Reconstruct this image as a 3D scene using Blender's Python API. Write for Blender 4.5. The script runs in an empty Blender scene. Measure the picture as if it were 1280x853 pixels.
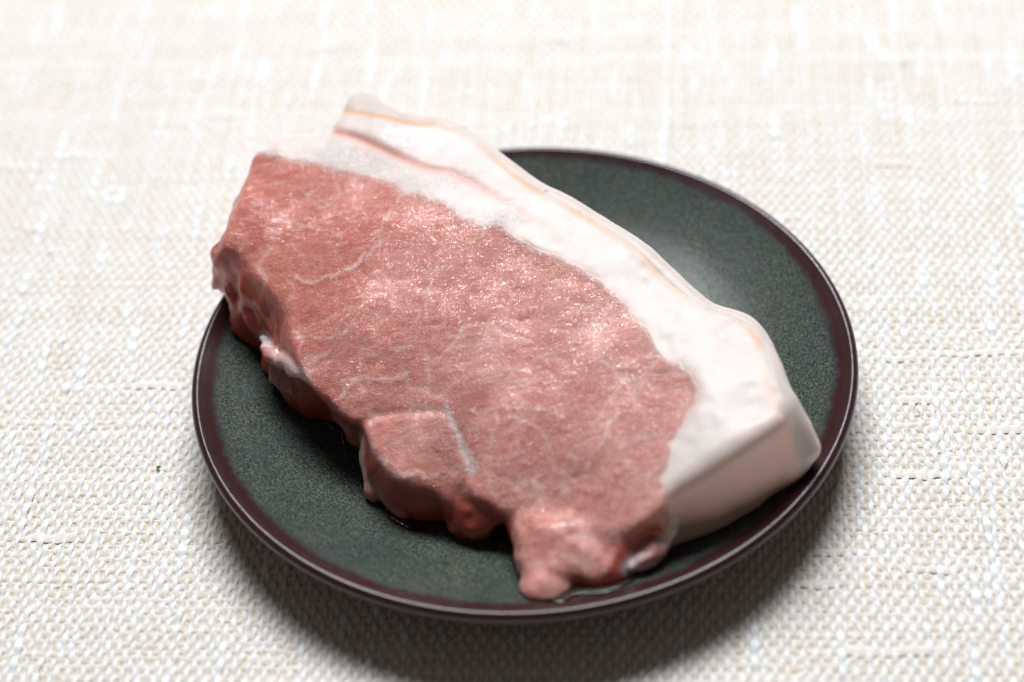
import bpy, math, random
import numpy as np
from mathutils import Matrix, Vector

sc = bpy.context.scene
C = sc.collection
rng = np.random.default_rng(7)
random.seed(7)

# ------------------------------------------------------------------ camera
F_PX = 2800.0                       # focal length in pixels of a 1280 px wide frame
PITCH, ROLL = math.radians(44.08), math.radians(-4.48)
RIM_Z = 0.018
CZ = 0.0042                         # height of the cloth
CAM = np.array([-0.002, -0.3371, 0.3313 + RIM_Z])
fw = np.array([0, math.cos(PITCH), -math.sin(PITCH)])
rt = np.array([1.0, 0, 0])
up = np.cross(rt, fw)
r2 = math.cos(ROLL) * rt + math.sin(ROLL) * up
u2 = -math.sin(ROLL) * rt + math.cos(ROLL) * up
cd = bpy.data.cameras.new('camera')
cam = bpy.data.objects.new('camera', cd)
C.objects.link(cam)
cam.matrix_world = Matrix([[r2[0], u2[0], -fw[0], CAM[0]], [r2[1], u2[1], -fw[1], CAM[1]],
                           [r2[2], u2[2], -fw[2], CAM[2]], [0, 0, 0, 1]])
cd.sensor_width = 36.0
cd.lens = F_PX * 36.0 / 1280.0
cd.clip_start, cd.clip_end = 0.01, 50
cd.dof.use_dof = True
cd.dof.focus_distance = 0.466
cd.dof.aperture_fstop = 6.6
cd.dof.aperture_blades = 9
sc.camera = cam

# ------------------------------------------------------------------ light
w = bpy.data.worlds.new('World')
sc.world = w
w.use_nodes = True
w.node_tree.nodes['Background'].inputs[0].default_value = (1.0, 0.88, 0.74, 1)
w.node_tree.nodes['Background'].inputs[1].default_value = 0.07


def area(name, az, el, dist, sx, sy, power, col):
    l = bpy.data.lights.new(name, 'AREA')
    l.shape = 'RECTANGLE'
    l.size, l.size_y, l.energy, l.color = sx, sy, power, col
    o = bpy.data.objects.new(name, l)
    a, e = math.radians(az), math.radians(el)
    o.location = (dist * math.cos(e) * math.cos(a), dist * math.cos(e) * math.sin(a), dist * math.sin(e))
    o.rotation_euler = (Vector((0, 0, 0.02)) - o.location).to_track_quat('-Z', 'Y').to_euler()
    C.objects.link(o)
    return o


area('window_light', 87, 57, 1.6, 0.95, 0.55, 38, (0.95, 0.98, 1.0))
sc.view_settings.view_transform = 'Standard'
sc.view_settings.look = 'None'
sc.view_settings.exposure = 0.0
sc.view_settings.gamma = 1.0
sc.cycles.use_denoising = True
sc.cycles.max_bounces = 8


# ------------------------------------------------------------------ helpers
def ray(px, py):
    d = fw + r2 * (px - 640.0) / F_PX - u2 * (py - 426.5) / F_PX
    return d


def onz(px, py, z):
    d = ray(px, py)
    t = (z - CAM[2]) / d[2]
    return CAM + d * t


def mesh_obj(name, verts, faces, mat=None, parent=None, smooth=True):
    me = bpy.data.meshes.new(name)
    verts = np.asarray(verts, dtype=np.float32)
    faces = np.asarray(faces, dtype=np.int32)
    n, k = faces.shape
    me.vertices.add(len(verts))
    me.vertices.foreach_set('co', verts.ravel())
    me.loops.add(n * k)
    me.loops.foreach_set('vertex_index', faces.ravel())
    me.polygons.add(n)
    me.polygons.foreach_set('loop_start', np.arange(0, n * k, k, dtype=np.int32))
    me.update(calc_edges=True)
    if smooth:
        me.shade_smooth()
    if mat:
        me.materials.append(mat)
    o = bpy.data.objects.new(name, me)
    C.objects.link(o)
    if parent:
        o.parent = parent
    return o


def attr(o, name, arr):
    a = o.data.attributes.new(name, 'FLOAT', 'POINT')
    a.data.foreach_set('value', np.asarray(arr, dtype=np.float32))


def tag(o, label=None, cat=None, kind=None):
    if label:
        o['label'] = label
    if cat:
        o['category'] = cat
    if kind:
        o['kind'] = kind
    return o


class NT:
    """Small wrapper to write node trees compactly."""
    def __init__(s, name):
        s.m = bpy.data.materials.new(name)
        s.m.use_nodes = True
        s.t = s.m.node_tree
        s.t.nodes.clear()
        s.out = s.n('ShaderNodeOutputMaterial')
        s.b = s.n('ShaderNodeBsdfPrincipled')
        s.l(s.b.outputs[0], s.out.inputs[0])

    def n(s, typ, **kw):
        nd = s.t.nodes.new(typ)
        for k, v in kw.items():
            setattr(nd, k, v)
        return nd

    def l(s, a, b):
        s.t.links.new(a, b)

    def put(s, sock, v):
        if hasattr(v, 'links') or hasattr(v, 'is_linked'):
            s.l(v, sock)
        else:
            sock.default_value = v

    def coord(s):
        return s.n('ShaderNodeTexCoord').outputs['Object']

    def noise(s, vec, scale, detail=2.0, rough=0.5, dist=0.0, out=0):
        nd = s.n('ShaderNodeTexNoise')
        s.l(vec, nd.inputs['Vector'])
        nd.inputs['Scale'].default_value = scale
        nd.inputs['Detail'].default_value = detail
        nd.inputs['Roughness'].default_value = rough
        nd.inputs['Distortion'].default_value = dist
        return nd.outputs[out]

    def ramp(s, fac, stops):
        nd = s.n('ShaderNodeValToRGB')
        s.l(fac, nd.inputs[0])
        e = nd.color_ramp.elements
        while len(e) < len(stops):
            e.new(0.5)
        for i, (p, c) in enumerate(stops):
            e[i].position = p
            e[i].color = (c, c, c, 1) if isinstance(c, (int, float)) else tuple(c) + (1,)
        return nd.outputs[0]

    def mix(s, fac, a, b, mode='MIX'):
        nd = s.n('ShaderNodeMix', data_type='RGBA', blend_type=mode)
        s.put(nd.inputs[0], fac)
        for k, v in ((6, a), (7, b)):
            if isinstance(v, tuple):
                v = v + (1,) if len(v) == 3 else v
            s.put(nd.inputs[k], v)
        return nd.outputs[2]

    def math(s, op, a, b=0.0, clamp=False):
        nd = s.n('ShaderNodeMath', operation=op, use_clamp=clamp)
        s.put(nd.inputs[0], a)
        s.put(nd.inputs[1], b)
        return nd.outputs[0]

    def attr(s, name):
        return s.n('ShaderNodeAttribute', attribute_name=name).outputs['Fac']

    def bump(s, h, dist, strength=1.0, normal=None):
        nd = s.n('ShaderNodeBump')
        nd.inputs['Distance'].default_value = dist
        nd.inputs['Strength'].default_value = strength
        s.l(h, nd.inputs['Height'])
        if normal:
            s.l(normal, nd.inputs['Normal'])
        return nd.outputs[0]

    def set(s, **kw):
        for k, v in kw.items():
            s.put(s.b.inputs[k.replace('_', ' ')], v)


# ------------------------------------------------------------------ tablecloth (woven threads)
def thread_mat(name, c_lo, c_hi):
    t = NT(name)
    co = t.coord()
    a = t.attr('tone')
    fib = t.noise(co, 2600, 3, 0.7)
    big = t.noise(co, 55, 3, 0.6)
    f = t.math('ADD', t.math('MULTIPLY', a, 0.65), t.math('MULTIPLY', big, 0.35), True)
    c = t.mix(f, c_lo, c_hi)
    c = t.mix(t.math('MULTIPLY', fib, 0.15), c, (0.62, 0.54, 0.46))
    t.set(Base_Color=c, Roughness=0.92, Normal=t.bump(fib, 0.00012, 0.7))
    t.b.inputs['Specular IOR Level'].default_value = 0.15
    return t.m


m_warp = thread_mat('white_warp_yarn', (0.82, 0.80, 0.77), (0.90, 0.92, 0.95))
m_weft = thread_mat('beige_weft_yarn', (0.73, 0.62, 0.51), (0.86, 0.83, 0.79))

t = NT('cloth_ground')
co = t.coord()
wv = t.n('ShaderNodeTexWave', bands_direction='Y')
wv.inputs['Scale'].default_value = 125
wv.inputs['Distortion'].default_value = 0.6
t.l(co, wv.inputs[0])
wx = t.n('ShaderNodeTexWave', bands_direction='X')
wx.inputs['Scale'].default_value = 220
wx.inputs['Distortion'].default_value = 0.6
t.l(co, wx.inputs[0])
h = t.math('MULTIPLY', wv.outputs[1], wx.outputs[1])
t.set(Base_Color=t.mix(h, (0.70, 0.58, 0.46), (0.87, 0.83, 0.78)), Roughness=0.95, Normal=t.bump(h, 0.0004, 0.6))
m_ground = t.m

CY = math.radians(-6.4)
cloth = tag(mesh_obj('tablecloth', [(-.9, -.7, -.00090), (.9, -.7, -.00090), (.9, .9, -.00090), (-.9, .9, -.00090)],
                     [(0, 1, 2, 3)], m_ground), kind='structure')
cloth.rotation_euler = (0, 0, CY)
cloth.location = (0, 0, CZ)


def smooth1(n, step, amp, g):
    k = max(2, int(n / step) + 3)
    a = g.normal(0, 1, k)
    x = np.linspace(0, k - 1.001, n)
    i = x.astype(int)
    f = x - i
    f = f * f * (3 - 2 * f)
    return amp * (a[i] * (1 - f) + a[np.minimum(i + 1, k - 1)] * f)


def threads(name, mat, along, n, pitch, cross_pitch, lo, hi, c0, half, thick, amp, per, parity, slub, zc):
    L = int((hi - lo) / cross_pitch * per)
    s = np.linspace(lo, hi, L)
    prof = np.array([(-1.0, -0.75), (-0.55, 0.55), (0.55, 0.55), (1.0, -0.75)])
    V, Fc, T = [], [], []
    base = 0
    for i in range(n):
        g = np.random.default_rng(1000 * parity + i)
        c = c0 + (i + g.normal(0, 0.05)) * pitch + smooth1(L, per * 9, pitch * 0.15, g) + smooth1(L, per * 1.3, pitch * 0.10, g)
        ph = math.pi * s / cross_pitch + math.pi * (i + parity)
        z = zc + amp * np.cos(ph)
        wd = half * (1 + smooth1(L, per * 3, 0.17, g) + smooth1(L, per * 1.1, 0.12, g) + g.normal(0, 0.08))
        tone = np.clip(0.5 + g.normal(0, 0.22) + smooth1(L, per * 4, 0.18, g), 0, 1)
        if slub:
            for _ in range(g.poisson(slub)):
                p = g.uniform(lo, hi)
                ln = g.uniform(0.0022, 0.007)
                b = np.exp(-((s - p) / ln) ** 2)
                wd = wd * (1 + g.uniform(0.35, 0.8) * b)
                tone = np.clip(tone + 0.9 * b, 0, 1)
                z = z + 0.00025 * b
        # the yarn bulges where it lies on top
        wd = wd * (1 + 0.12 * np.cos(ph))
        A = np.zeros((L, 4, 3))
        for k, (u, v) in enumerate(prof):
            cc = c + u * wd
            zz = z + v * thick
            if along == 'y':
                A[:, k, 0], A[:, k, 1] = cc, s
            else:
                A[:, k, 0], A[:, k, 1] = s, cc
            A[:, k, 2] = zz
        V.append(A.reshape(-1, 3))
        T.append(np.repeat(tone, 4))
        r = base + np.arange(L - 1)[:, None] * 4 + np.arange(3)[None, :]
        r = r.ravel()
        q = np.stack([r, r + 1, r + 5, r + 4], 1) if along == 'y' else np.stack([r, r + 4, r + 5, r + 1], 1)
        Fc.append(q[:, ::-1] if along == 'y' else q[:, ::-1])
        base += L * 4
    o = mesh_obj(name, np.concatenate(V), np.concatenate(Fc), mat, cloth)
    attr(o, 'tone', np.concatenate(T))
    return tag(o, kind='stuff')


WP, FP = 0.00128, 0.0021
x0, x1, y0, y1 = -0.170, 0.170, -0.135, 0.245
threads('warp_thread', m_warp, 'y', int((x1 - x0) / WP), WP, FP, y0, y1, x0, 0.00042, 0.00017, 0.00027, 4, 1, 2.6, -0.00072)
threads('weft_thread', m_weft, 'x', int((y1 - y0) / FP), FP, WP, x0, x1, y0 + FP * .0, 0.00072, 0.00016, 0.00014, 3, 0, 0.5, -0.00080)

# ------------------------------------------------------------------ dish
DR = [0, .018, .030, .042, .052, .060, .0655, .0680]
DZ = [.0062, .0063, .0068, .0085, .0112, .0142, .0166, .0177]


def dish_z(r):
    """upper surface of the dish (very low outside it)"""
    r = np.asarray(r, float)
    z = np.interp(r, DR, DZ)
    z = np.where(r > .0680, .0181 - np.maximum(0, (r - .0690)) ** 2 * 300, z)
    return np.where(r > .0702, -1.0, z)


def on_dish(px, py):
    z = .012
    for _ in range(30):
        p = onz(px, py, z)
        zn = float(dish_z(min(math.hypot(p[0], p[1]), .0695)))
        z = .5 * z + .5 * zn
    return onz(px, py, z)


def lathe(name, prof, mat, parent, seg=256, close=False):
    prof = np.array(prof)
    P = len(prof)
    a = np.linspace(0, 2 * math.pi, seg, endpoint=False)
    V = np.zeros((seg, P, 3))
    V[..., 0] = np.cos(a)[:, None] * prof[None, :, 0]
    V[..., 1] = np.sin(a)[:, None] * prof[None, :, 0]
    V[..., 2] = prof[None, :, 1]
    i = np.arange(seg)
    j = (i + 1) % seg
    Fc = []
    for k in range(P - (0 if close else 1)):
        k2 = (k + 1) % P
        Fc.append(np.stack([i * P + k, j * P + k, j * P + k2, i * P + k2], 1))
    return mesh_obj(name, V.reshape(-1, 3), np.concatenate(Fc), mat, parent)


def dense(pts, n=5):
    """Catmull-Rom through profile points"""
    p = np.array([pts[0]] + list(pts) + [pts[-1]], float)
    out = []
    for i in range(1, len(p) - 2):
        for k in range(n):
            u = k / n
            a, b, c, d = p[i - 1], p[i], p[i + 1], p[i + 2]
            out.append(.5 * ((2 * b) + (c - a) * u + (2 * a - 5 * b + 4 * c - d) * u * u + (3 * b - a - 3 * c + d) * u ** 3))
    out.append(p[-2])
    return np.array(out)


t = NT('mottled_green_glaze')
co = t.coord()
sx = t.n('ShaderNodeSeparateXYZ')
t.l(co, sx.inputs[0])
cx = t.n('ShaderNodeCombineXYZ')
t.l(sx.outputs[0], cx.inputs[0])
t.l(sx.outputs[1], cx.inputs[1])
ln = t.n('ShaderNodeVectorMath', operation='LENGTH')
t.l(cx.outputs[0], ln.inputs[0])
rad = ln.outputs['Value']
n1 = t.noise(co, 2300, 3, 0.8)
n2 = t.noise(co, 1700, 3, 0.75)
n3 = t.noise(co, 70, 4, 0.6)
off = t.n('ShaderNodeVectorMath', operation='ADD')
t.l(co, off.inputs[0])
off.inputs[1].default_value = (3.1, 1.7, 0.4)
n4 = t.noise(off.outputs[0], 1900, 3, 0.75)
g = t.ramp(n1, [(0.38, (0.006, 0.012, 0.013)), (0.5, (0.034, 0.054, 0.042)), (0.61, (0.165, 0.200, 0.135))])
g = t.mix(t.ramp(n2, [(0.50, 0.0), (0.66, 0.75)]), g, (0.135, 0.115, 0.050))
g = t.mix(t.ramp(n4, [(0.50, 0.0), (0.66, 0.8)]), g, (0.038, 0.048, 0.085))
g = t.mix(t.ramp(n3, [(0.34, 0.0), (0.72, 0.45)]), g, (0.020, 0.034, 0.042))
wob = t.math('ADD', rad, t.math('MULTIPLY', t.math('SUBTRACT', t.noise(co, 110, 5, 0.8), 0.5), 0.0045))
wob = t.math('ADD', wob, t.math('MULTIPLY', t.math('SUBTRACT', n1, 0.5), 0.004))
wob = t.math('SUBTRACT', wob, t.math('MULTIPLY', t.math('MAXIMUM', sx.outputs[1], 0.0), 0.022))
mr = t.n('ShaderNodeMapRange')
t.l(wob, mr.inputs[0])
mr.inputs[1].default_value, mr.inputs[2].default_value = 0.0648, 0.0662
br = t.mix(n1, (0.014, 0.004, 0.004), (0.060, 0.020, 0.018))
mb = t.n('ShaderNodeMapRange')
t.l(wob, mb.inputs[0])
mb.inputs[1].default_value, mb.inputs[2].default_value = 0.0638, 0.0660
g = t.mix(t.math('MULTIPLY', mb.outputs[0], 0.35), g, (0.035, 0.040, 0.060))
col = t.mix(mr.outputs[0], g, br)
mo = t.n('ShaderNodeMapRange')
t.l(rad, mo.inputs[0])
mo.inputs[1].default_value, mo.inputs[2].default_value = 0.0668, 0.0684
col = t.mix(t.math('MULTIPLY', mo.outputs[0], 0.7), col, (0.040, 0.017, 0.022))
# speckled unevenness of the fired glaze
t.set(Base_Color=col, Roughness=t.math('SUBTRACT', t.ramp(n3, [(0.3, 0.21), (0.7, 0.31)]), t.math('MULTIPLY', mo.outputs[0], 0.05)), Normal=t.bump(t.noise(co, 450, 3, 0.6), 0.00006, 0.6))
t.l(t.math('ADD', t.math('MULTIPLY', mo.outputs[0], 0.25), 0.2), t.b.inputs['Specular IOR Level'])
m_glaze = t.m
t = NT('brown_underside_glaze')
co = t.coord()
n1 = t.noise(co, 700, 4, 0.7)
t.set(Base_Color=t.mix(n1, (0.035, 0.014, 0.010), (0.085, 0.036, 0.024)), Roughness=0.32,
      Normal=t.bump(n1, 0.00006, 0.6))
m_under = t.m
t = NT('bare_clay')
co = t.coord()
t.set(Base_Color=t.mix(t.noise(co, 900, 4, 0.7), (0.10, 0.06, 0.04), (0.22, 0.14, 0.09)), Roughness=0.85)
m_clay = t.m

dish = bpy.data.objects.new('dish', None)
C.objects.link(dish)
tag(dish, 'round shallow ceramic dish glazed mottled dark green with a glossy brown rim', 'dish')
inner = dense(list(zip(DR[:7], DZ[:7])) + [(.0678, .01765), (.0688, .01810), (.0696, .01790), (.0701, .0173), (.0702, .0166)], 6)
inner[0, 0] = 1e-5
lathe('bowl', inner, m_glaze, dish)
under = dense([(.07015, .0166), (.0697, .0158), (.0665, .0143), (.060, .0113), (.050, .0078), (.042, .0060), (.037, .0054), (.0355, .0053)], 5)
und = lathe('underside', under, m_under, dish)
lathe('foot_ring', dense([(.0365, .0054), (.0362, .0048), (.0353, CZ + .0001), (.0335, CZ + .0001), (.0326, .0046), (.0322, .0051), (.012, .0052), (1e-5, .0052)], 5),
      m_clay, dish)

# ------------------------------------------------------------------ pork: outline of the cut face
# (u, v, foot u, foot v, height of the foot; None = it stands on the dish)
EDGE = [
    (318, 191, 316, 225, .020), (300, 243, 290, 290, .020), (279, 300, 262, 345, .0215), (288, 308, 260, 372, .0195), (302, 316, 268, 384, .0190),
    (315, 339, 283, 402, .0180), (338, 360, 303, 420, None), (354, 376, 322, 432, None), (362, 398, 333, 455, None),
    (364, 420, 346, 477, None), (371, 445, 362, 492, None), (385, 474, 384, 502, None),
    (399, 489, 405, 520, None), (411, 497, 418, 530, None), (424, 512, 430, 543, None), (440, 524, 443, 552, None),
    (452, 528, 452, 560, None), (460, 546, 456, 590, None), (470, 568, 458, 610, None), (485, 590, 474, 626, None),
    (503, 602, 498, 643, None), (531, 607, 522, 655, None), (558, 606, 551, 658, None), (578, 600, 566, 658, None),
    (584, 608, 573, 669, None), (597, 619, 592, 676, None), (612, 628, 612, 668, None), (622, 634, 624, 655, .0150), (634, 636, 634, 650, .0150),
    (646, 641, 648, 653, .0145), (652, 652, 652, 664, .0140), (650, 668, 646, 686, None), (655, 680, 648, 710, None), (668, 680, 655, 738, None), (690, 672, 690, 750, None),
    (716, 662, 722, 742, None), (745, 659, 760, 738, None), (772, 660, 786, 722, None), (800, 650, 812, 702, None), (826, 630, 838, 688, None),
    (842, 612, 852, 684, None), (880, 588, 888, 672, None), (925, 560, 938, 645, None), (960, 534, 974, 622, None),
    (978, 518, 992, 600, None), (985, 500, 1018, 582, .0195), (984, 486, 1027, 572, .0195), (978, 462, 1016, 545, .020), (972, 440, 1002, 515, .020),
    (960, 412, 978, 460, .020), (945, 392, 940, 430, .020), (925, 382, 920, 420, .018), (895, 375, 890, 420, .018), (872, 358, 865, 400, .018),
    (845, 330, 835, 380, .018), (800, 291, 790, 340, .018), (760, 266, 750, 315, .018), (700, 231, 690, 280, .018), (640, 196, 630, 245, .018),
    (600, 164, 590, 212, .018), (570, 147, 560, 195, .018), (545, 138, 535, 185, .018), (510, 133, 503, 180, .018), (490, 123, 484, 173, .018),
    (470, 106, 464, 160, .018), (455, 99, 452, 155, .018), (441, 105, 440, 160, .018), (434, 119, 433, 170, .018), (428, 136, 426, 183, .018),
    (418, 150, 414, 198, .018), (412, 161, 407, 210, .018), (393, 160, 388, 208, .018), (366, 163, 362, 210, .018), (345, 170, 342, 216, .018), (330, 183, 328, 222, .018)]
ZC = [(318, 192, .0360), (279, 300, .0350), (315, 339, .0315), (362, 398, .0295), (385, 474, .0265), (424, 512, .0235), (452, 528, .0225),
      (470, 568, .0205), (503, 602, .0190), (558, 606, .0195), (597, 619, .0200), (634, 636, .0190), (660, 650, .0190), (652, 668, .0180), (690, 676, .0190), (745, 659, .0215),
      (700, 640, .0215), (800, 650, .0250), (842, 612, .0290), (925, 560, .0332), (985, 495, .0360), (900, 450, .0350), (960, 420, .0350), (760, 560, .0285), (820, 500, .0325),
      (600, 350, .0355), (450, 300, .0370), (400, 400, .0310), (450, 450, .0290), (550, 480, .0290), (650, 520, .0285), (600, 570, .0235), (700, 580, .0260), (450, 125, .0390),
      (640, 200, .0385), (800, 300, .0375), (380, 175, .0370), (700, 400, .0345), (500, 200, .0378)]
ZP = np.array([onz(*c) for c in ZC])


def tps(P, val, lam=0.0):
    n = len(P)
    d = np.hypot(P[:, None, 0] - P[None, :, 0], P[:, None, 1] - P[None, :, 1]) * 100
    K = np.where(d > 0, d * d * np.log(d + 1e-12), 0) + lam * np.eye(n)
    A = np.c_[np.ones(n), P[:, :2] * 100]
    M = np.block([[K, A], [A.T, np.zeros((3, 3))]])
    s = np.linalg.solve(M, np.r_[val, 0, 0, 0])

    def f(x, y):
        x, y = np.asarray(x, float), np.asarray(y, float)
        out = s[n] + s[n + 1] * x * 100 + s[n + 2] * y * 100
        for i in range(n):
            q = ((x - P[i, 0]) ** 2 + (y - P[i, 1]) ** 2) * 1e4
            out = out + s[i] * .5 * q * np.log(q + 1e-12)
        return out
    return f


ztop0 = tps(ZP, ZP[:, 2], 0.15)


def on_top(px, py):
    z = .03
    for _ in range(14):
        p = onz(px, py, z)
        z = .6 * float(ztop0(p[0], p[1])) + .4 * z
    return onz(px, py, z)


def poly(pts, f=on_top):
    return np.array([f(*p) for p in pts])


top = poly([(e[0], e[1]) for e in EDGE])
bot = np.array([on_dish(e[2], e[3]) if e[4] is None else onz(e[2], e[3], e[4]) for e in EDGE])
wv_ = bot[:, :2] - top[:, :2]
mag = np.hypot(wv_[:, 0], wv_[:, 1])
wv_ *= np.minimum(1, .0090 / np.maximum(mag, 1e-9))[:, None]

# smooth closed curve through the outline
def closed(p, n=3):
    N = len(p)
    out = []
    for i in range(N):
        a, b, c, d = p[i - 1], p[i], p[(i + 1) % N], p[(i + 2) % N]
        for k in range(n):
            u = k / n
            out.append(.5 * ((2 * b) + (c - a) * u + (2 * a - 5 * b + 4 * c - d) * u * u + (3 * b - a - 3 * c + d) * u ** 3))
    return np.array(out)


OUT = closed(top[:, :2])


def seg_dist(X, Y, pts, closed_=False):
    """distance to a polyline, position along it (0..1)"""
    n = len(pts)
    best = np.full(X.shape, 1e9)
    along = np.zeros(X.shape)
    m = n if closed_ else n - 1
    for i in range(m):
        a, b = pts[i][:2], pts[(i + 1) % n][:2]
        dx, dy = b[0] - a[0], b[1] - a[1]
        L2 = dx * dx + dy * dy + 1e-14
        u = np.clip(((X - a[0]) * dx + (Y - a[1]) * dy) / L2, 0, 1)
        d = np.hypot(X - a[0] - u * dx, Y - a[1] - u * dy)
        k = d < best
        best = np.where(k, d, best)
        along = np.where(k, (i + u) / m, along)
    return best, along


def inside(X, Y, pts):
    c = np.zeros(X.shape, bool)
    n = len(pts)
    for i in range(n):
        x1_, y1_ = pts[i - 1][:2]
        x2_, y2_ = pts[i][:2]
        k = ((y1_ > Y) != (y2_ > Y)) & (X < (x2_ - x1_) * (Y - y1_) / (y2_ - y1_ + 1e-15) + x1_)
        c ^= k
    return c


def noise2(X, Y, cell, seed):
    g = np.random.default_rng(seed)
    R = g.normal(0, 1, (256, 256))
    u, v = X / cell + 50, Y / cell + 50
    i, j = np.floor(u).astype(int), np.floor(v).astype(int)
    f, h_ = u - i, v - j
    f, h_ = f * f * (3 - 2 * f), h_ * h_ * (3 - 2 * h_)
    i0, j0, i1, j1 = i % 256, j % 256, (i + 1) % 256, (j + 1) % 256
    return (R[i0, j0] * (1 - f) + R[i1, j0] * f) * (1 - h_) + (R[i0, j1] * (1 - f) + R[i1, j1] * f) * h_


def noise3(X, Y, Z, cell, seed):
    g = np.random.default_rng(seed)
    R = g.normal(0, 1, (64, 64, 64))
    q = [(X / cell + 20), (Y / cell + 20), (Z / cell + 20)]
    ii = [np.floor(a).astype(int) for a in q]
    ff = [a - b for a, b in zip(q, ii)]
    ff = [f * f * (3 - 2 * f) for f in ff]
    out = 0
    for a in (0, 1):
        for b in (0, 1):
            for c in (0, 1):
                wgt = (ff[0] if a else 1 - ff[0]) * (ff[1] if b else 1 - ff[1]) * (ff[2] if c else 1 - ff[2])
                out = out + wgt * R[(ii[0] + a) % 64, (ii[1] + b) % 64, (ii[2] + c) % 64]
    return out


# ---- regions of the cut face
LEAN = poly([(300, 191), (317, 191), (345, 194), (371, 200), (395, 205), (414, 211), (450, 218), (475, 223), (492, 229), (499, 239), (506, 243), (519, 243),
             (535, 247), (552, 253), (566, 262), (574, 271), (590, 278), (604, 286), (616, 283), (640, 294), (668, 311), (700, 325), (724, 337),
             (750, 351), (770, 366), (790, 388), (805, 408), (815, 432), (830, 449), (848, 456), (862, 468), (871, 484), (869, 503), (856, 524),
             (842, 545), (834, 570), (826, 598), (831, 616), (838, 640), (845, 700), (760, 800), (600, 760), (400, 640), (200, 500), (200, 300)])
RIND = poly([(425, 134), (437, 137), (470, 146), (500, 152), (525, 154), (548, 154), (568, 161), (590, 174), (612, 192), (640, 216), (680, 245), (720, 264),
             (745, 276), (775, 297), (805, 322), (835, 352), (860, 374), (885, 388), (915, 396), (937, 407), (950, 424), (958, 450), (966, 485), (977, 512)])
GRV = poly([(418, 163), (440, 170), (470, 184), (500, 196), (535, 209), (562, 214), (583, 224), (610, 240), (638, 257), (665, 275), (698, 295), (730, 322)])
VEINS = [
    (.7, .7, [(454, 533), (462, 522), (478, 517), (497, 517), (515, 511), (530, 514), (546, 510), (556, 514)]),
    (.35, .9, [(371, 277), (400, 285), (424, 297), (419, 320)]),
    (.4, .9, [(499, 240), (480, 274), (473, 290), (478, 305), (460, 316)]),
    (.55, 1.0, [(457, 313), (450, 326), (427, 340), (405, 346), (384, 353), (372, 342)]),
    (.4, .8, [(604, 289), (590, 305), (572, 318), (550, 325), (540, 345), (530, 380), (535, 400)]),
    (.35, .8, [(470, 369), (450, 383), (435, 395), (414, 419), (395, 420), (388, 417)]),
    (.4, .8, [(516, 431), (483, 439), (451, 444), (448, 472)]),
    (.6, 1.0, [(510, 466), (502, 474), (470, 472), (450, 475), (430, 490), (412, 498)]),
    (.4, .7, [(560, 419), (585, 417), (612, 416)]),
    (.4, .7, [(560, 432), (612, 430), (640, 428), (665, 425)]),
    (.6, .9, [(675, 446), (683, 440), (700, 440), (714, 437)]),
    (.45, .8, [(560, 455), (567, 458), (603, 463), (640, 460), (662, 465)]),
    (.4, .7, [(600, 466), (612, 476), (640, 474), (690, 475)]),
    (.35, .8, [(648, 500), (647, 525), (647, 547), (645, 578)]),
    (.55, .9, [(735, 453), (757, 458), (783, 460), (800, 450), (819, 446)]),
    (.5, .9, [(770, 515), (760, 530), (753, 543), (744, 566), (735, 585)]),
    (.5, .9, [(590, 512), (640, 508), (690, 510), (700, 518)]),
    (.5, .8, [(618, 520), (612, 550), (606, 575), (612, 610)]),
    (.7, .9, [(455, 532), (462, 550), (470, 566), (480, 580), (492, 592), (508, 600)]),
    (.6, .7, [(500, 598), (540, 592), (575, 585)]),
    (1.2, .8, [(622, 621), (638, 612), (652, 604)]),
    (1.2, .7, [(668, 608), (690, 606), (708, 610)]),
    (.5, .8, [(600, 585), (612, 600), (620, 622)]),
    (.4, .6, [(690, 395), (730, 405), (770, 420), (800, 430)]),
    (.9, .6, [(775, 560), (800, 545), (830, 540)]),
    (.8, .5, [(790, 600), (815, 590), (830, 585)]),
    (1.0, .7, [(725, 668), (745, 672), (770, 668)]),
    (.3, .6, [(340, 225), (370, 232), (400, 250), (440, 262), (470, 268)]),
    (.3, .6, [(300, 262), (330, 268), (352, 280), (371, 277)]),
    (.3, .6, [(520, 300), (505, 330), (480, 350)]),
    (.3, .6, [(640, 330), (610, 345), (585, 360), (575, 390)]),
    (.3, .5, [(700, 350), (690, 370), (660, 385), (640, 400)]),
]
VEINS = [(a * .001, s, poly(p)) for a, s, p in VEINS]
WHITE = [(.50, [(557, 505), (562, 517), (566, 528), (574, 546), (580, 561)]), (.95, [(580, 561), (585, 572), (591, 583)]),
         (.9, [(327, 424), (334, 437), (345, 446), (358, 452), (368, 458), (378, 466), (385, 474), (387, 482)]),
         (.7, [(424, 512), (432, 528), (440, 534)])]

S = .00034
mn, mx = np.minimum(OUT.min(0), (top[:, :2] + wv_).min(0)) - .006, np.maximum(OUT.max(0), (top[:, :2] + wv_).max(0)) + .006
nx, ny = ((mx - mn) / S).astype(int) + 1
GX, GY = np.meshgrid(mn[0] + np.arange(nx) * S, mn[1] + np.arange(ny) * S, indexing='ij')
D2, _ = seg_dist(GX, GY, OUT, True)
D2 = np.where(inside(GX, GY, OUT), -D2, D2)
Z0 = np.asarray(ztop0(GX, GY))
# sideways lean of the walls, spread from the outline
W = np.zeros((nx, ny, 2))
ws = np.zeros((nx, ny))
for p, v in zip(top, wv_):
    q = (GX - p[0]) ** 2 + (GY - p[1]) ** 2
    k = np.exp(-q / (2 * .0035 ** 2)) + 1e-4 / (1 + q / .006 ** 2) ** 3
    W += k[..., None] * v
    ws += k
W /= ws[..., None]


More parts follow.
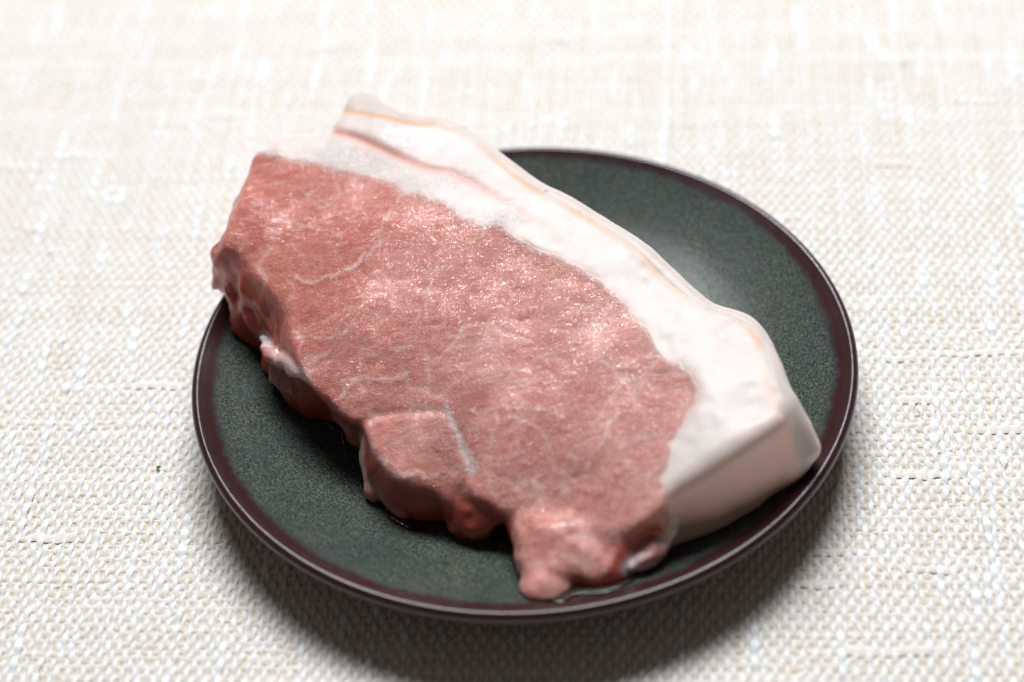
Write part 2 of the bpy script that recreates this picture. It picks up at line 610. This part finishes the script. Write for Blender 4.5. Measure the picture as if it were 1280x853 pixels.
def sample(A, X, Y):
    u = np.clip((X - mn[0]) / S, 0, nx - 1.001)
    v = np.clip((Y - mn[1]) / S, 0, ny - 1.001)
    i, j = u.astype(int), v.astype(int)
    f, h_ = u - i, v - j
    return (A[i, j] * (1 - f) + A[i + 1, j] * f) * (1 - h_) + (A[i, j + 1] * (1 - f) + A[i + 1, j + 1] * f) * h_


lean_in = inside(GX, GY, LEAN)
dl, _ = seg_dist(GX, GY, LEAN, True)
DL = np.where(lean_in, -dl, dl)                       # <0 in the muscle
DL = DL + .00028 * noise2(GX, GY, .0026, 3) + .00008 * noise2(GX, GY, .0009, 4)
dr, ra = seg_dist(GX, GY, RIND)
# outside (far) side of the rind line: towards the outline
rind_poly = np.concatenate([RIND[:, :2], np.array([onz(1090, 560, .03)[:2], onz(1150, 300, .03)[:2], onz(800, 60, .03)[:2], onz(440, 40, .03)[:2], onz(405, 110, .03)[:2]])])
DRD = np.where(inside(GX, GY, rind_poly), dr, -dr)    # >0 in the rind
dg, ga = seg_dist(GX, GY, GRV)
VF = np.zeros((nx, ny))
jx, jy = .0004 * noise2(GX, GY, .003, 21) + .0002 * noise2(GX, GY, .001, 23), .0004 * noise2(GX, GY, .003, 22) + .0002 * noise2(GX, GY, .001, 24)
for wd, st, pl in VEINS:
    d, a = seg_dist(GX + jx, GY + jy, pl)
    VF = np.maximum(VF, st * np.clip(.85 + .3 * noise2(GX, GY, .0014, 12), .1, 1.2) * np.exp(-(d / (wd * .75 * (1 + .4 * noise2(GX, GY, .0015, 9)) * 1.0).clip(.0002)) ** 2))
for wd, pl in WHITE:
    d, a = seg_dist(GX, GY, poly(pl))
    VF = np.maximum(VF, 1.1 * np.exp(-(d / (wd * .001)) ** 2))

# bundles of muscle fibre: cells of a stretched voronoi
g = np.random.default_rng(5)


def cells(X, Y, n, seed):
    g = np.random.default_rng(seed)
    pts = np.c_[g.uniform(mn[0], mx[0], n), g.uniform(mn[1], mx[1], n)]
    d1 = np.full(X.shape, 9.)
    d2 = np.full(X.shape, 9.)
    for p in pts:
        d = np.hypot(X - p[0], Y - p[1])
        d2 = np.minimum(d2, np.maximum(d, d1))
        d1 = np.minimum(d1, d)
    return d1, d2 - d1


wx_, wy_ = GX + .0012 * noise2(GX, GY, .004, 31), GY + .0012 * noise2(GX, GY, .004, 32)
_, E1 = cells(wx_, wy_, 240, 11)
E1 = np.exp(-(E1 / .00040) ** 2) * np.clip(.45 + .6 * noise2(GX, GY, .007, 41), 0, 1)

# ---- relief of the cut face
ZT = Z0.copy()
lean_m = 1 / (1 + np.exp(DL / .0005))
ZT += lean_m * (.00024 * noise2(GX, GY, .009, 1) + .00008 * noise2(GX, GY, .003, 2) + .00005 * noise2(GX, GY, .0012, 6)) - lean_m * .0004
ZT += lean_m * (.00016 * np.clip(VF, 0, 1) - .00022 * E1)
fat_m = 1 - lean_m
fade = np.clip(1.35 - 1.5 * ga, 0, 1)
gx_side = inside(GX, GY, np.concatenate([GRV[:, :2], np.array([onz(800, 300, .03)[:2], onz(700, 60, .03)[:2], onz(400, 60, .03)[:2]])]))
SG = np.where(gx_side, dg, -dg)
ZT += fat_m * fade * (-.0006 * np.exp(-(dg / .0010) ** 2) + .0004 / (1 + np.exp(-SG / .0006)))
ZT += fat_m * (.00030 * noise2(GX, GY, .009, 13) + .00005 * noise2(GX, GY, .0022, 14))
# round muscle lobe at the front, parted by a seam
LOBE = poly([(450, 530), (458, 522), (478, 516), (500, 515), (530, 512), (556, 513), (568, 532), (578, 556), (586, 574), (592, 586)])
dlo, _ = seg_dist(GX, GY, LOBE)
lc = on_top(520, 562)
lobe_g = np.exp(-(((GX - lc[0]) / .0095) ** 2 + ((GY - lc[1]) / .0085) ** 2) ** 1.5)
ZT += lean_m * (.0011 * lobe_g - .0006 * np.exp(-(dlo / .0010) ** 2))
# rind: thin furrow under it, then it rolls over the back
ZT += -.00012 * np.exp(-(DRD / .0006) ** 2) * (DRD > -.002) - np.where(DRD > 0, 35 * DRD ** 2, 0) + .00005 * (DRD > 0) * (1 - np.exp(-np.clip(DRD, 0, 1) / .0006))
# the flap drapes towards the front
MEAT_T = .0185
ZB = np.minimum(ZT - MEAT_T, .0190)


# ---- solid
zlo, zhi = .0045, .0520
nz = int((zhi - zlo) / S) + 1
zs = zlo + np.arange(nz) * S
F = np.zeros((nx, ny, nz), np.float32)
rr = np.hypot(GX, GY)
# highest rim/dish point under each spot, so that meat lies on it
DZZ = dish_z(rr)
DZZ = np.where(DZZ < 0, .0188 - (rr - .070) * .30, DZZ)


def smax(a, b, k):
    h_ = np.clip(.5 - .5 * (b - a) / k, 0, 1)
    return b + (a - b) * h_ + k * h_ * (1 - h_)


def smin(a, b, k):
    return -smax(-a, -b, k)


px_wall = noise2(GX, GY, .0021, 51)
leftend = np.exp(-(((GX - top[3, 0]) / .020) ** 2 + ((GY - top[3, 1]) / .022) ** 2))
for k, z in enumerate(zs):
    tt = np.clip((ZT - z) / np.maximum(ZT - np.maximum(DZZ, ZB), .006), 0, 1.1)
    gt = tt ** .9
    sxx, syy = GX - gt * W[..., 0], GY - gt * W[..., 1]
    d = sample(D2, sxx, syy)
    # puckered cut side: folds that run down the wall
    side = np.clip(tt * 3, 0, 1)
    fold = noise2(GX + (z - .02) * .5, GY - (z - .02) * .3, .0032, 52) * .00045 + px_wall * .00018
    fold = fold + noise3(GX, GY, np.full_like(GX, z), .005, 53) * .00045
    fold = fold + leftend * (.0005 * noise2(GX + (z - .02) * .75, GY + (z - .02) * .15, .0032, 54) + .00012 * noise2(GX + (z - .02) * .75, GY, .0013, 55))
    endf = np.clip(lean_m + .15, 0, 1)
    d = d + fold * side * endf - .0010 * np.sin(np.clip(tt, 0, 1) * math.pi) * lean_m
    a = smax(z - ZT, d, .0011 + .0024 * fat_m)
    zb = np.maximum(DZZ + .00012, ZB + .0006 * noise2(GX, GY, .006, 61))
    a = smax(a, zb - z, .0016)
    F[:, :, k] = a


def blob(pts, rads, k=.0012, rough=.0):
    """joins a rounded strand through points (x,y,z) to the solid"""
    global F
    pts = np.array(pts)
    lo, hi = pts.min(0) - max(rads) - .004, pts.max(0) + max(rads) + .004
    i0, i1 = max(0, int((lo[0] - mn[0]) / S)), min(nx, int((hi[0] - mn[0]) / S) + 2)
    j0, j1 = max(0, int((lo[1] - mn[1]) / S)), min(ny, int((hi[1] - mn[1]) / S) + 2)
    X, Y, Z = np.meshgrid(mn[0] + np.arange(i0, i1) * S, mn[1] + np.arange(j0, j1) * S, zs, indexing='ij')
    best = np.full(X.shape, 1e9)
    n = len(pts)
    for i in range(n - 1):
        a, b = pts[i], pts[i + 1]
        ab = b - a
        u = np.clip(((X - a[0]) * ab[0] + (Y - a[1]) * ab[1] + (Z - a[2]) * ab[2]) / (ab @ ab + 1e-12), 0, 1)
        d = np.sqrt((X - a[0] - u * ab[0]) ** 2 + (Y - a[1] - u * ab[1]) ** 2 + (Z - a[2] - u * ab[2]) ** 2) - (rads[i] * (1 - u) + rads[i + 1] * u)
        best = np.minimum(best, d)
    if rough:
        best = best + rough * noise3(X, Y, Z, .0022, 77)
    best = np.maximum(best, (DZZ[i0:i1, j0:j1, None] + .0001) - Z)
    F[i0:i1, j0:j1, :] = smin(F[i0:i1, j0:j1, :], best, k)


def P(px, py, z):
    return onz(px, py, z)


BL = [
    # white strand and the brownish pad under it on the left edge
    ([P(328, 424, .0195), P(336, 440, .0200), P(348, 449, .0215), P(362, 456, .0232), P(374, 464, .0240), P(384, 474, .0245)], [.0007, .0013, .0015, .0016, .0014, .0008], .0009, .0006),
    ([P(350, 468, .0150), P(368, 482, .0150)], [.0024, .0026], .0012, .0004),
    # pale lumps at the foot of the round lobe
    ([P(428, 520, .0180), P(438, 532, .0170), P(446, 545, .0140)], [.0012, .0015, .0016], .0012, .0004),
    ([P(459, 552, .0175), P(460, 580, .0140), P(470, 614, .0105)], [.0014, .0016, .0021], .0010, .0003),
    ([P(480, 610, .0130), P(492, 628, .0110), P(500, 640, .0100)], [.0014, .0016, .0015], .0014, .0003),
    # bulges of the wall between the lobe and the notch
    ([P(572, 625, .0150), P(582, 648, .0120), P(600, 652, .0125)], [.0030, .0038, .0036], .0024, .0004),
    ([P(668, 664, .0160), P(678, 690, .0155)], [.0042, .0046], .0020, .0002),
    ([P(684, 672, .0170), P(692, 694, .0155), P(712, 696, .0160)], [.0030, .0034, .0032], .0020, .0003),
    # folds hanging from the flap into the dish
    ([P(668, 672, .0165), P(664, 700, .0140)], [.0030, .0034], .0020, .0003),
    ([P(700, 676, .0170), P(732, 698, .0155), P(752, 716, .0145), P(772, 704, .0150)], [.0042, .0052, .0052, .0038], .0040, .0003),
    ([P(686, 700, .0150), P(684, 724, .0145), P(682, 742, .0140)], [.0036, .0048, .0050], .0040, .0002),
    ([P(780, 668, .0190), P(800, 680, .0165)], [.0030, .0030], .0020, .0003),
    # pale membrane at the end of the flap
    ([P(840, 652, .0205), P(828, 676, .0185), P(810, 698, .0175), P(790, 710, .0170)], [.0012, .0018, .0021, .0013], .0008, .0005),
    # hanging corner of the rind, resting on the rim
    ([P(984, 508, .0305), P(998, 534, .0262), P(1011, 560, .0222)], [.0020, .0026, .0024], .0030, .0),
]
for b in BL:
    blob(*b)

# hollow under the notch in the front edge
cc = P(642, 668, .0100)
X, Y, Z = np.meshgrid(mn[0] + np.arange(nx) * S, mn[1] + np.arange(ny) * S, zs, indexing='ij', sparse=True)
F = smax(F, .0046 - np.sqrt((X - cc[0]) ** 2 + ((Y - cc[1]) * .7) ** 2 + (Z - cc[2]) ** 2), .0012)
# smooth a little
for ax in (0, 1, 2):
    F = .25 * np.roll(F, 1, ax) + .5 * F + .25 * np.roll(F, -1, ax)
F[0], F[-1], F[:, 0], F[:, -1], F[:, :, 0], F[:, :, -1] = .01, .01, .01, .01, .01, .01


def surface_nets(F):
    ins = F < 0
    a = ins[:-1, :-1, :-1].astype(np.int8)
    s_ = np.zeros_like(a)
    for dx in (0, 1):
        for dy in (0, 1):
            for dz in (0, 1):
                s_ += ins[dx:F.shape[0] - 1 + dx, dy:F.shape[1] - 1 + dy, dz:F.shape[2] - 1 + dz]
    cell = (s_ > 0) & (s_ < 8)
    idx = np.argwhere(cell)
    ids = np.full(cell.shape, -1, np.int64)
    ids[cell] = np.arange(len(idx))
    acc = np.zeros((len(idx), 3))
    cnt = np.zeros(len(idx))
    I, J, K = idx.T
    for ax in range(3):
        for u in (0, 1):
            for v in (0, 1):
                o0 = [0, 0, 0]
                oth = [q for q in range(3) if q != ax]
                o0[oth[0]], o0[oth[1]] = u, v
                o1 = list(o0)
                o1[ax] = 1
                f0 = F[I + o0[0], J + o0[1], K + o0[2]]
                f1 = F[I + o1[0], J + o1[1], K + o1[2]]
                c = (f0 < 0) != (f1 < 0)
                tt = np.where(c, f0 / np.where(c, f0 - f1, 1), 0)
                p = np.tile(np.array(o0, float), (len(idx), 1))
                p[:, ax] += tt
                acc += p * c[:, None]
                cnt += c
    V = idx + acc / cnt[:, None]
    Q = []
    for ax in range(3):
        sl0 = [slice(1, -1)] * 3
        f0 = ins[:-1, :, :] if ax == 0 else ins[:, :-1, :] if ax == 1 else ins[:, :, :-1]
        f1 = ins[1:, :, :] if ax == 0 else ins[:, 1:, :] if ax == 1 else ins[:, :, 1:]
        e = np.argwhere(f0 != f1)
        b, c = (ax + 1) % 3, (ax + 2) % 3
        e = e[(e[:, b] > 0) & (e[:, c] > 0) & (e[:, b] < F.shape[b] - 1) & (e[:, c] < F.shape[c] - 1)]
        def cid(db, dc):
            q = e.copy()
            q[:, b] += db
            q[:, c] += dc
            return ids[q[:, 0], q[:, 1], q[:, 2]]
        q = np.stack([cid(-1, -1), cid(0, -1), cid(0, 0), cid(-1, 0)], 1)
        flip = f0[tuple(e.T)]
        q = np.where(flip[:, None], q, q[:, ::-1])
        Q.append(q)
    return V, np.concatenate(Q)


V, Q = surface_nets(F)
V = V * S + np.array([mn[0], mn[1], zlo])

# ---- per vertex description of the flesh (colour of the thing itself; wall also paints shade on the fat end)
vx, vy, vz = V.T
zt_v = sample(ZT, vx, vy)
dz_v = sample(DZZ, vx, vy)
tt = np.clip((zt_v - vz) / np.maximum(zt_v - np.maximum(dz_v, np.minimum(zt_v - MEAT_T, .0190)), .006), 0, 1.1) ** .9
Wx, Wy = sample(W[..., 0], vx, vy), sample(W[..., 1], vx, vy)
ux, uy = vx - tt * Wx, vy - tt * Wy
a_dl = sample(DL, ux, uy)
a_rd = sample(DRD, ux, uy)
a_d2 = sample(D2, ux, uy)
a_v = sample(VF, vx, vy) * np.clip(1.0 - 4 * tt, 0, 1)
a_e = sample(E1, vx, vy) * np.clip(1.0 - 4 * tt, 0, 1)
a_g = np.exp(-(sample(dg, vx, vy) / .0012) ** 2) * np.clip(1.2 - sample(ga, vx, vy), 0, 1) * np.clip(1.2 - 2.5 * tt, 0, 1)
fat = 1 / (1 + np.exp(-a_dl / .00042))


def near(pts, r):
    pts = np.array(pts)
    best = np.full(len(V), 1e9)
    for i in range(len(pts) - 1):
        a, b = pts[i], pts[i + 1]
        ab = b - a
        u = np.clip(((V - a) @ ab) / (ab @ ab), 0, 1)
        best = np.minimum(best, np.linalg.norm(V - a - u[:, None] * ab, axis=1))
    return 1 / (1 + np.exp((best - r) / .00030))


pale = np.zeros(len(V))
pale = np.maximum(pale, near(BL[0][0], .0017))
pale = np.maximum(pale, .45 * near(BL[1][0], .0030))
pale = np.maximum(pale, .45 * near(BL[2][0], .0016))
pale = np.maximum(pale, .75 * near(BL[3][0], .0021))
pale = np.maximum(pale, .4 * near(BL[4][0], .0018))
trim = near(BL[12][0], .0021)
pale = np.maximum(pale, .95 * trim)
pale = np.maximum(pale, .3 * near([P(684, 735, .0150), P(690, 750, .0145)], .0030))
ST = poly([(556, 506), (561, 517), (566, 529), (573, 545), (580, 560), (586, 572), (591, 583)])
d_, al_ = seg_dist(vx, vy, ST)
pale = np.maximum(pale, .9 * np.exp(-(d_ / (.00035 + .0006 * al_ ** 1.5)) ** 2) * np.clip(1 - 4 * tt, 0, 1))
# the muscle is paler and pinker towards the right, deeper on the left
u_im = (vx - top[0, 0]) / (top[45, 0] - top[0, 0])
ton = np.clip(.45 * np.exp(-(((vx - lc[0]) / .009) ** 2 + ((vy - lc[1]) / .008) ** 2)) + u_im * 1.15 + .10 * noise2(vx, vy, .012, 71), 0, 1)

m = NT('raw_pork')
co = m.coord()
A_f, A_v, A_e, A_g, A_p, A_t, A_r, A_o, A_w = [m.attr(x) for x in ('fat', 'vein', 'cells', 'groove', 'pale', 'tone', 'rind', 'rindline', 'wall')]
nb = m.noise(co, 90, 4, 0.6)
nm = m.noise(co, 420, 4, 0.65)
nf = m.noise(co, 1500, 3, 0.7, 0.8)
lean = m.mix(A_t, (0.66, 0.205, 0.150), (0.82, 0.425, 0.380))
lean = m.mix(m.ramp(nb, [(0.35, 0.0), (0.65, 0.55)]), lean, (0.60, 0.180, 0.150))
lean = m.mix(m.ramp(nm, [(0.45, 0.0), (0.75, 0.25)]), lean, (0.78, 0.44, 0.40))
worm = m.noise(co, 1050, 2.5, 0.55, 1.4)
ridged = m.math('ABSOLUTE', m.math('SUBTRACT', worm, 0.5))
ridged = m.ramp(ridged, [(0.0, 1.0), (0.13, 0.0)])
patch = m.ramp(m.noise(co, 85, 3, 0.6), [(0.36, 0.25), (0.6, 1.0)])
lean = m.mix(m.math('MULTIPLY', m.math('MULTIPLY', ridged, patch), m.math('MULTIPLY', A_t, 0.40)), lean, (0.86, 0.60, 0.57))
# fibres running across the slab
mp = m.n('ShaderNodeMapping')
mp.inputs['Rotation'].default_value = (0, 0, math.radians(-58))
mp.inputs['Scale'].default_value = (0.22, 1.0, 1.0)
m.l(co, mp.inputs[0])
fibre = m.noise(mp.outputs[0], 900, 3, 0.6, 0.5)
lean = m.mix(m.ramp(fibre, [(0.50, 0.0), (0.66, 0.38)]), lean, (0.84, 0.52, 0.48))
lean = m.mix(m.ramp(fibre, [(0.30, 0.35), (0.45, 0.0)]), lean, (0.45, 0.095, 0.075))
# film of fat between the fibre bundles
lean = m.mix(m.math('MULTIPLY', A_e, 0.60), lean, (0.86, 0.58, 0.54))
lean = m.mix(m.math('MULTIPLY', m.ramp(A_v, [(0.12, 0.0), (0.80, 1.0)]), 0.52, True), lean, (0.95, 0.77, 0.74))
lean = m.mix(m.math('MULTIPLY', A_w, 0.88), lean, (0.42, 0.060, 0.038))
fatc = m.mix(nb, (0.74, 0.655, 0.63), (0.77, 0.705, 0.68))
fatc = m.mix(m.math('MULTIPLY', A_g, 0.95), fatc, (0.80, 0.42, 0.34))
fatc = m.mix(A_r, fatc, (0.70, 0.61, 0.58))
fatc = m.mix(m.math('MULTIPLY', A_o, 1.0, True), fatc, (0.82, 0.45, 0.24))
# pores of the rind
vor = m.n('ShaderNodeTexVoronoi')
m.l(co, vor.inputs['Vector'])
vor.inputs['Scale'].default_value = 190
pore = m.ramp(vor.outputs['Distance'], [(0.06, 1.0), (0.13, 0.0)])
sparse = m.ramp(m.noise(co, 60, 2, 0.5), [(0.5, 0.0), (0.6, 1.0)])
fatc = m.mix(m.math('MULTIPLY', m.math('MULTIPLY', pore, sparse), m.math('MULTIPLY', A_r, 0.8)), fatc, (0.20, 0.10, 0.07))
fatc = m.mix(m.math('MULTIPLY', m.math('MULTIPLY', A_w, m.math('SUBTRACT', 1.0, A_r)), 0.85), fatc, (0.88, 0.58, 0.51))  # pink cast of bounced light on the shaded fat wall, painted into its colour
edge = m.math('ADD', A_f, m.math('MULTIPLY', m.math('SUBTRACT', nm, 0.5), 0.5))
edge = m.ramp(edge, [(0.22, 0.0), (0.82, 1.0)])
band = m.math('MULTIPLY', m.math('MULTIPLY', A_f, m.math('SUBTRACT', 1.0, A_f)), 2.6, True)
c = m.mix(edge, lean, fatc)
c = m.mix(band, c, (0.80, 0.47, 0.42))
c = m.mix(A_p, c, (0.78, 0.66, 0.66))
# wet, finely ragged surface
hgt = m.math('MULTIPLY', m.math('ADD', m.math('ADD', ridged, fibre), m.math('MULTIPLY', nf, 0.8)), patch)
hgt = m.math('MULTIPLY', hgt, m.math('SUBTRACT', 1.0, m.math('MULTIPLY', A_w, 0.8)))
damp = m.math('MULTIPLY', edge, m.math('ADD', m.math('MULTIPLY', A_t, 1.5, True), 0.30))
hgt = m.math('MULTIPLY', hgt, m.math('SUBTRACT', 1.0, m.math('MULTIPLY', damp, 0.85, True)))
bmp = m.bump(m.math('MULTIPLY', m.noise(co, 330, 3, 0.6), m.math('SUBTRACT', 1.0, m.math('MULTIPLY', edge, 0.85))), 0.00022, 0.8)
bmp = m.bump(hgt, 0.00020, 1.0, bmp)
m.set(Base_Color=c, Roughness=m.math('ADD', m.ramp(nf, [(0.3, 0.13), (0.7, 0.25)]), m.math('MULTIPLY', damp, 0.18)), Normal=bmp)
m.b.subsurface_method = 'RANDOM_WALK'
m.b.inputs['Subsurface Weight'].default_value = 0.85
m.b.inputs['Subsurface Radius'].default_value = (1.0, 0.35, 0.25)
m.b.inputs['Subsurface Scale'].default_value = 0.0016
m.l(m.math('SUBTRACT', 0.65, m.math('MULTIPLY', edge, 0.33)), m.b.inputs['Specular IOR Level'])
m_meat = m.m

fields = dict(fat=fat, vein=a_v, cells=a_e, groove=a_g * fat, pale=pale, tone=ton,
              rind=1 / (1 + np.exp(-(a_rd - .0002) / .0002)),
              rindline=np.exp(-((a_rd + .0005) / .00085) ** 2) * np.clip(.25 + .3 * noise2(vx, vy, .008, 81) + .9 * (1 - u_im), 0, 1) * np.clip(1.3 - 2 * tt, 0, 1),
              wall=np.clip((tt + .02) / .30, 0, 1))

slab = bpy.data.objects.new('pork_slab', None)
C.objects.link(slab)
tag(slab, 'thick slab of raw pork with white fat and rind lying across the green dish', 'raw meat')
fm = lambda a: a[Q].mean(1)
reg = np.zeros(len(Q), int)
reg[fm(fat) > .5] = 1
reg[(fm(fields['rind']) > .5) & (fm(fat) > .5)] = 2
reg[fm(trim) > .5] = 3
for k, nm_ in enumerate(('lean_meat', 'fat_layer', 'rind', 'membrane')):
    q = Q[reg == k]
    use, inv = np.unique(q, return_inverse=True)
    o = mesh_obj(nm_, V[use], inv.reshape(q.shape), m_meat, slab)
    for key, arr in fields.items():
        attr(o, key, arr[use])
print('MEAT', len(V), len(Q), [int((reg == k).sum()) for k in range(4)])

# ------------------------------------------------------------------ meat juice pooled along the front foot of the slab
foot = np.array([b for e, b in zip(EDGE, bot) if e[4] is None and e[2] < 870])
foot = np.concatenate([foot[:-1]])
cum = np.r_[0, np.cumsum(np.hypot(*np.diff(foot[:, :2], axis=0).T))]
NS, NC = 400, 14
sj = np.linspace(0, cum[-1], NS)
fx, fy = np.interp(sj, cum, foot[:, 0]), np.interp(sj, cum, foot[:, 1])
ker = np.ones(13) / 13
pad = lambda a: np.convolve(np.r_[[a[0]] * 6, a, [a[-1]] * 6], ker, 'valid')
fx, fy = pad(fx), pad(fy)
tx, ty = np.gradient(fx), np.gradient(fy)
L = np.hypot(tx, ty) + 1e-12
nxn, nyn = ty / L, -tx / L
side_ = np.sign((nxn * (fx - 0.01) + nyn * (fy - 0.01)).mean())
nxn, nyn = nxn * side_, nyn * side_
wj = .0014 + .0007 * smooth1(NS, 22, 1.0, np.random.default_rng(3)) + .0004 * smooth1(NS, 7, 1.0, np.random.default_rng(4))
wj = np.clip(wj, .0003, .0028) * np.clip(np.minimum(sj, cum[-1] - sj) / .004, .05, 1)
JV = np.zeros((NS, NC * 2, 3))
for k in range(NC):
    u = k / (NC - 1)
    off_ = -.0035 + u * (.0035 + wj)
    X, Y = fx + nxn * off_, fy + nyn * off_
    zd = np.asarray(dish_z(np.minimum(np.hypot(X, Y), .068)))
    hgt_ = .00060 * np.clip(1 - (off_ / wj).clip(0, 1) ** 2, 0, 1) ** .6
    JV[:, k] = np.stack([X, Y, zd + .00004 + hgt_], 1)
    JV[:, 2 * NC - 1 - k] = np.stack([X, Y, zd + .00002], 1)
i = np.arange(NS - 1)
JF = []
for k in range(2 * NC):
    k2 = (k + 1) % (2 * NC)
    JF.append(np.stack([i * 2 * NC + k, i * 2 * NC + k2, (i + 1) * 2 * NC + k2, (i + 1) * 2 * NC + k], 1))
t = NT('clear_meat_juice')
t.set(Base_Color=(0.93, 0.80, 0.78, 1), Roughness=0.03)
t.b.inputs['Transmission Weight'].default_value = 1.0
t.b.inputs['IOR'].default_value = 1.34
t.l(t.bump(t.noise(t.coord(), 300, 2, 0.5), 0.0002, 0.5), t.b.inputs['Normal'])
juice = mesh_obj('meat_juice', JV.reshape(-1, 3), np.concatenate(JF), t.m)
tag(juice, 'thin film of clear meat juice pooled on the dish before the pork', 'juice')


# ------------------------------------------------------------------ crumbs on the cloth
def crumb(name, px, py, r, colr, label):
    p = onz(px, py, CZ + r * .5)
    t = NT(name + '_flesh')
    t.set(Base_Color=t.mix(t.noise(t.coord(), 3000, 2), colr, tuple(c * .6 for c in colr)), Roughness=0.7)
    g = np.random.default_rng(int(px))
    V_, F_ = [], []
    n, mm = 10, 6
    for a in range(mm + 1):
        th = math.pi * a / mm
        for b in range(n):
            ph = 2 * math.pi * b / n
            q = r * (1 + .28 * g.normal() * math.sin(th))
            V_.append((1.25 * q * math.sin(th) * math.cos(ph), .8 * q * math.sin(th) * math.sin(ph), .55 * q * math.cos(th)))
    for a in range(mm):
        for b in range(n):
            F_.append((a * n + b, (a + 1) * n + b, (a + 1) * n + (b + 1) % n, a * n + (b + 1) % n))
    o = mesh_obj(name, V_, F_, t.m)
    o.location = (p[0], p[1], CZ + r * .5 - .0002)
    tag(o, label, 'crumb')


crumb('green_crumb', 198, 583, .00042, (0.16, 0.28, 0.03), 'tiny green speck of herb on the cloth left of the dish')
crumb('yellow_crumb', 1130, 78, .0005, (0.95, 0.86, 0.62), 'tiny pale yellow crumb on the cloth far behind the dish')
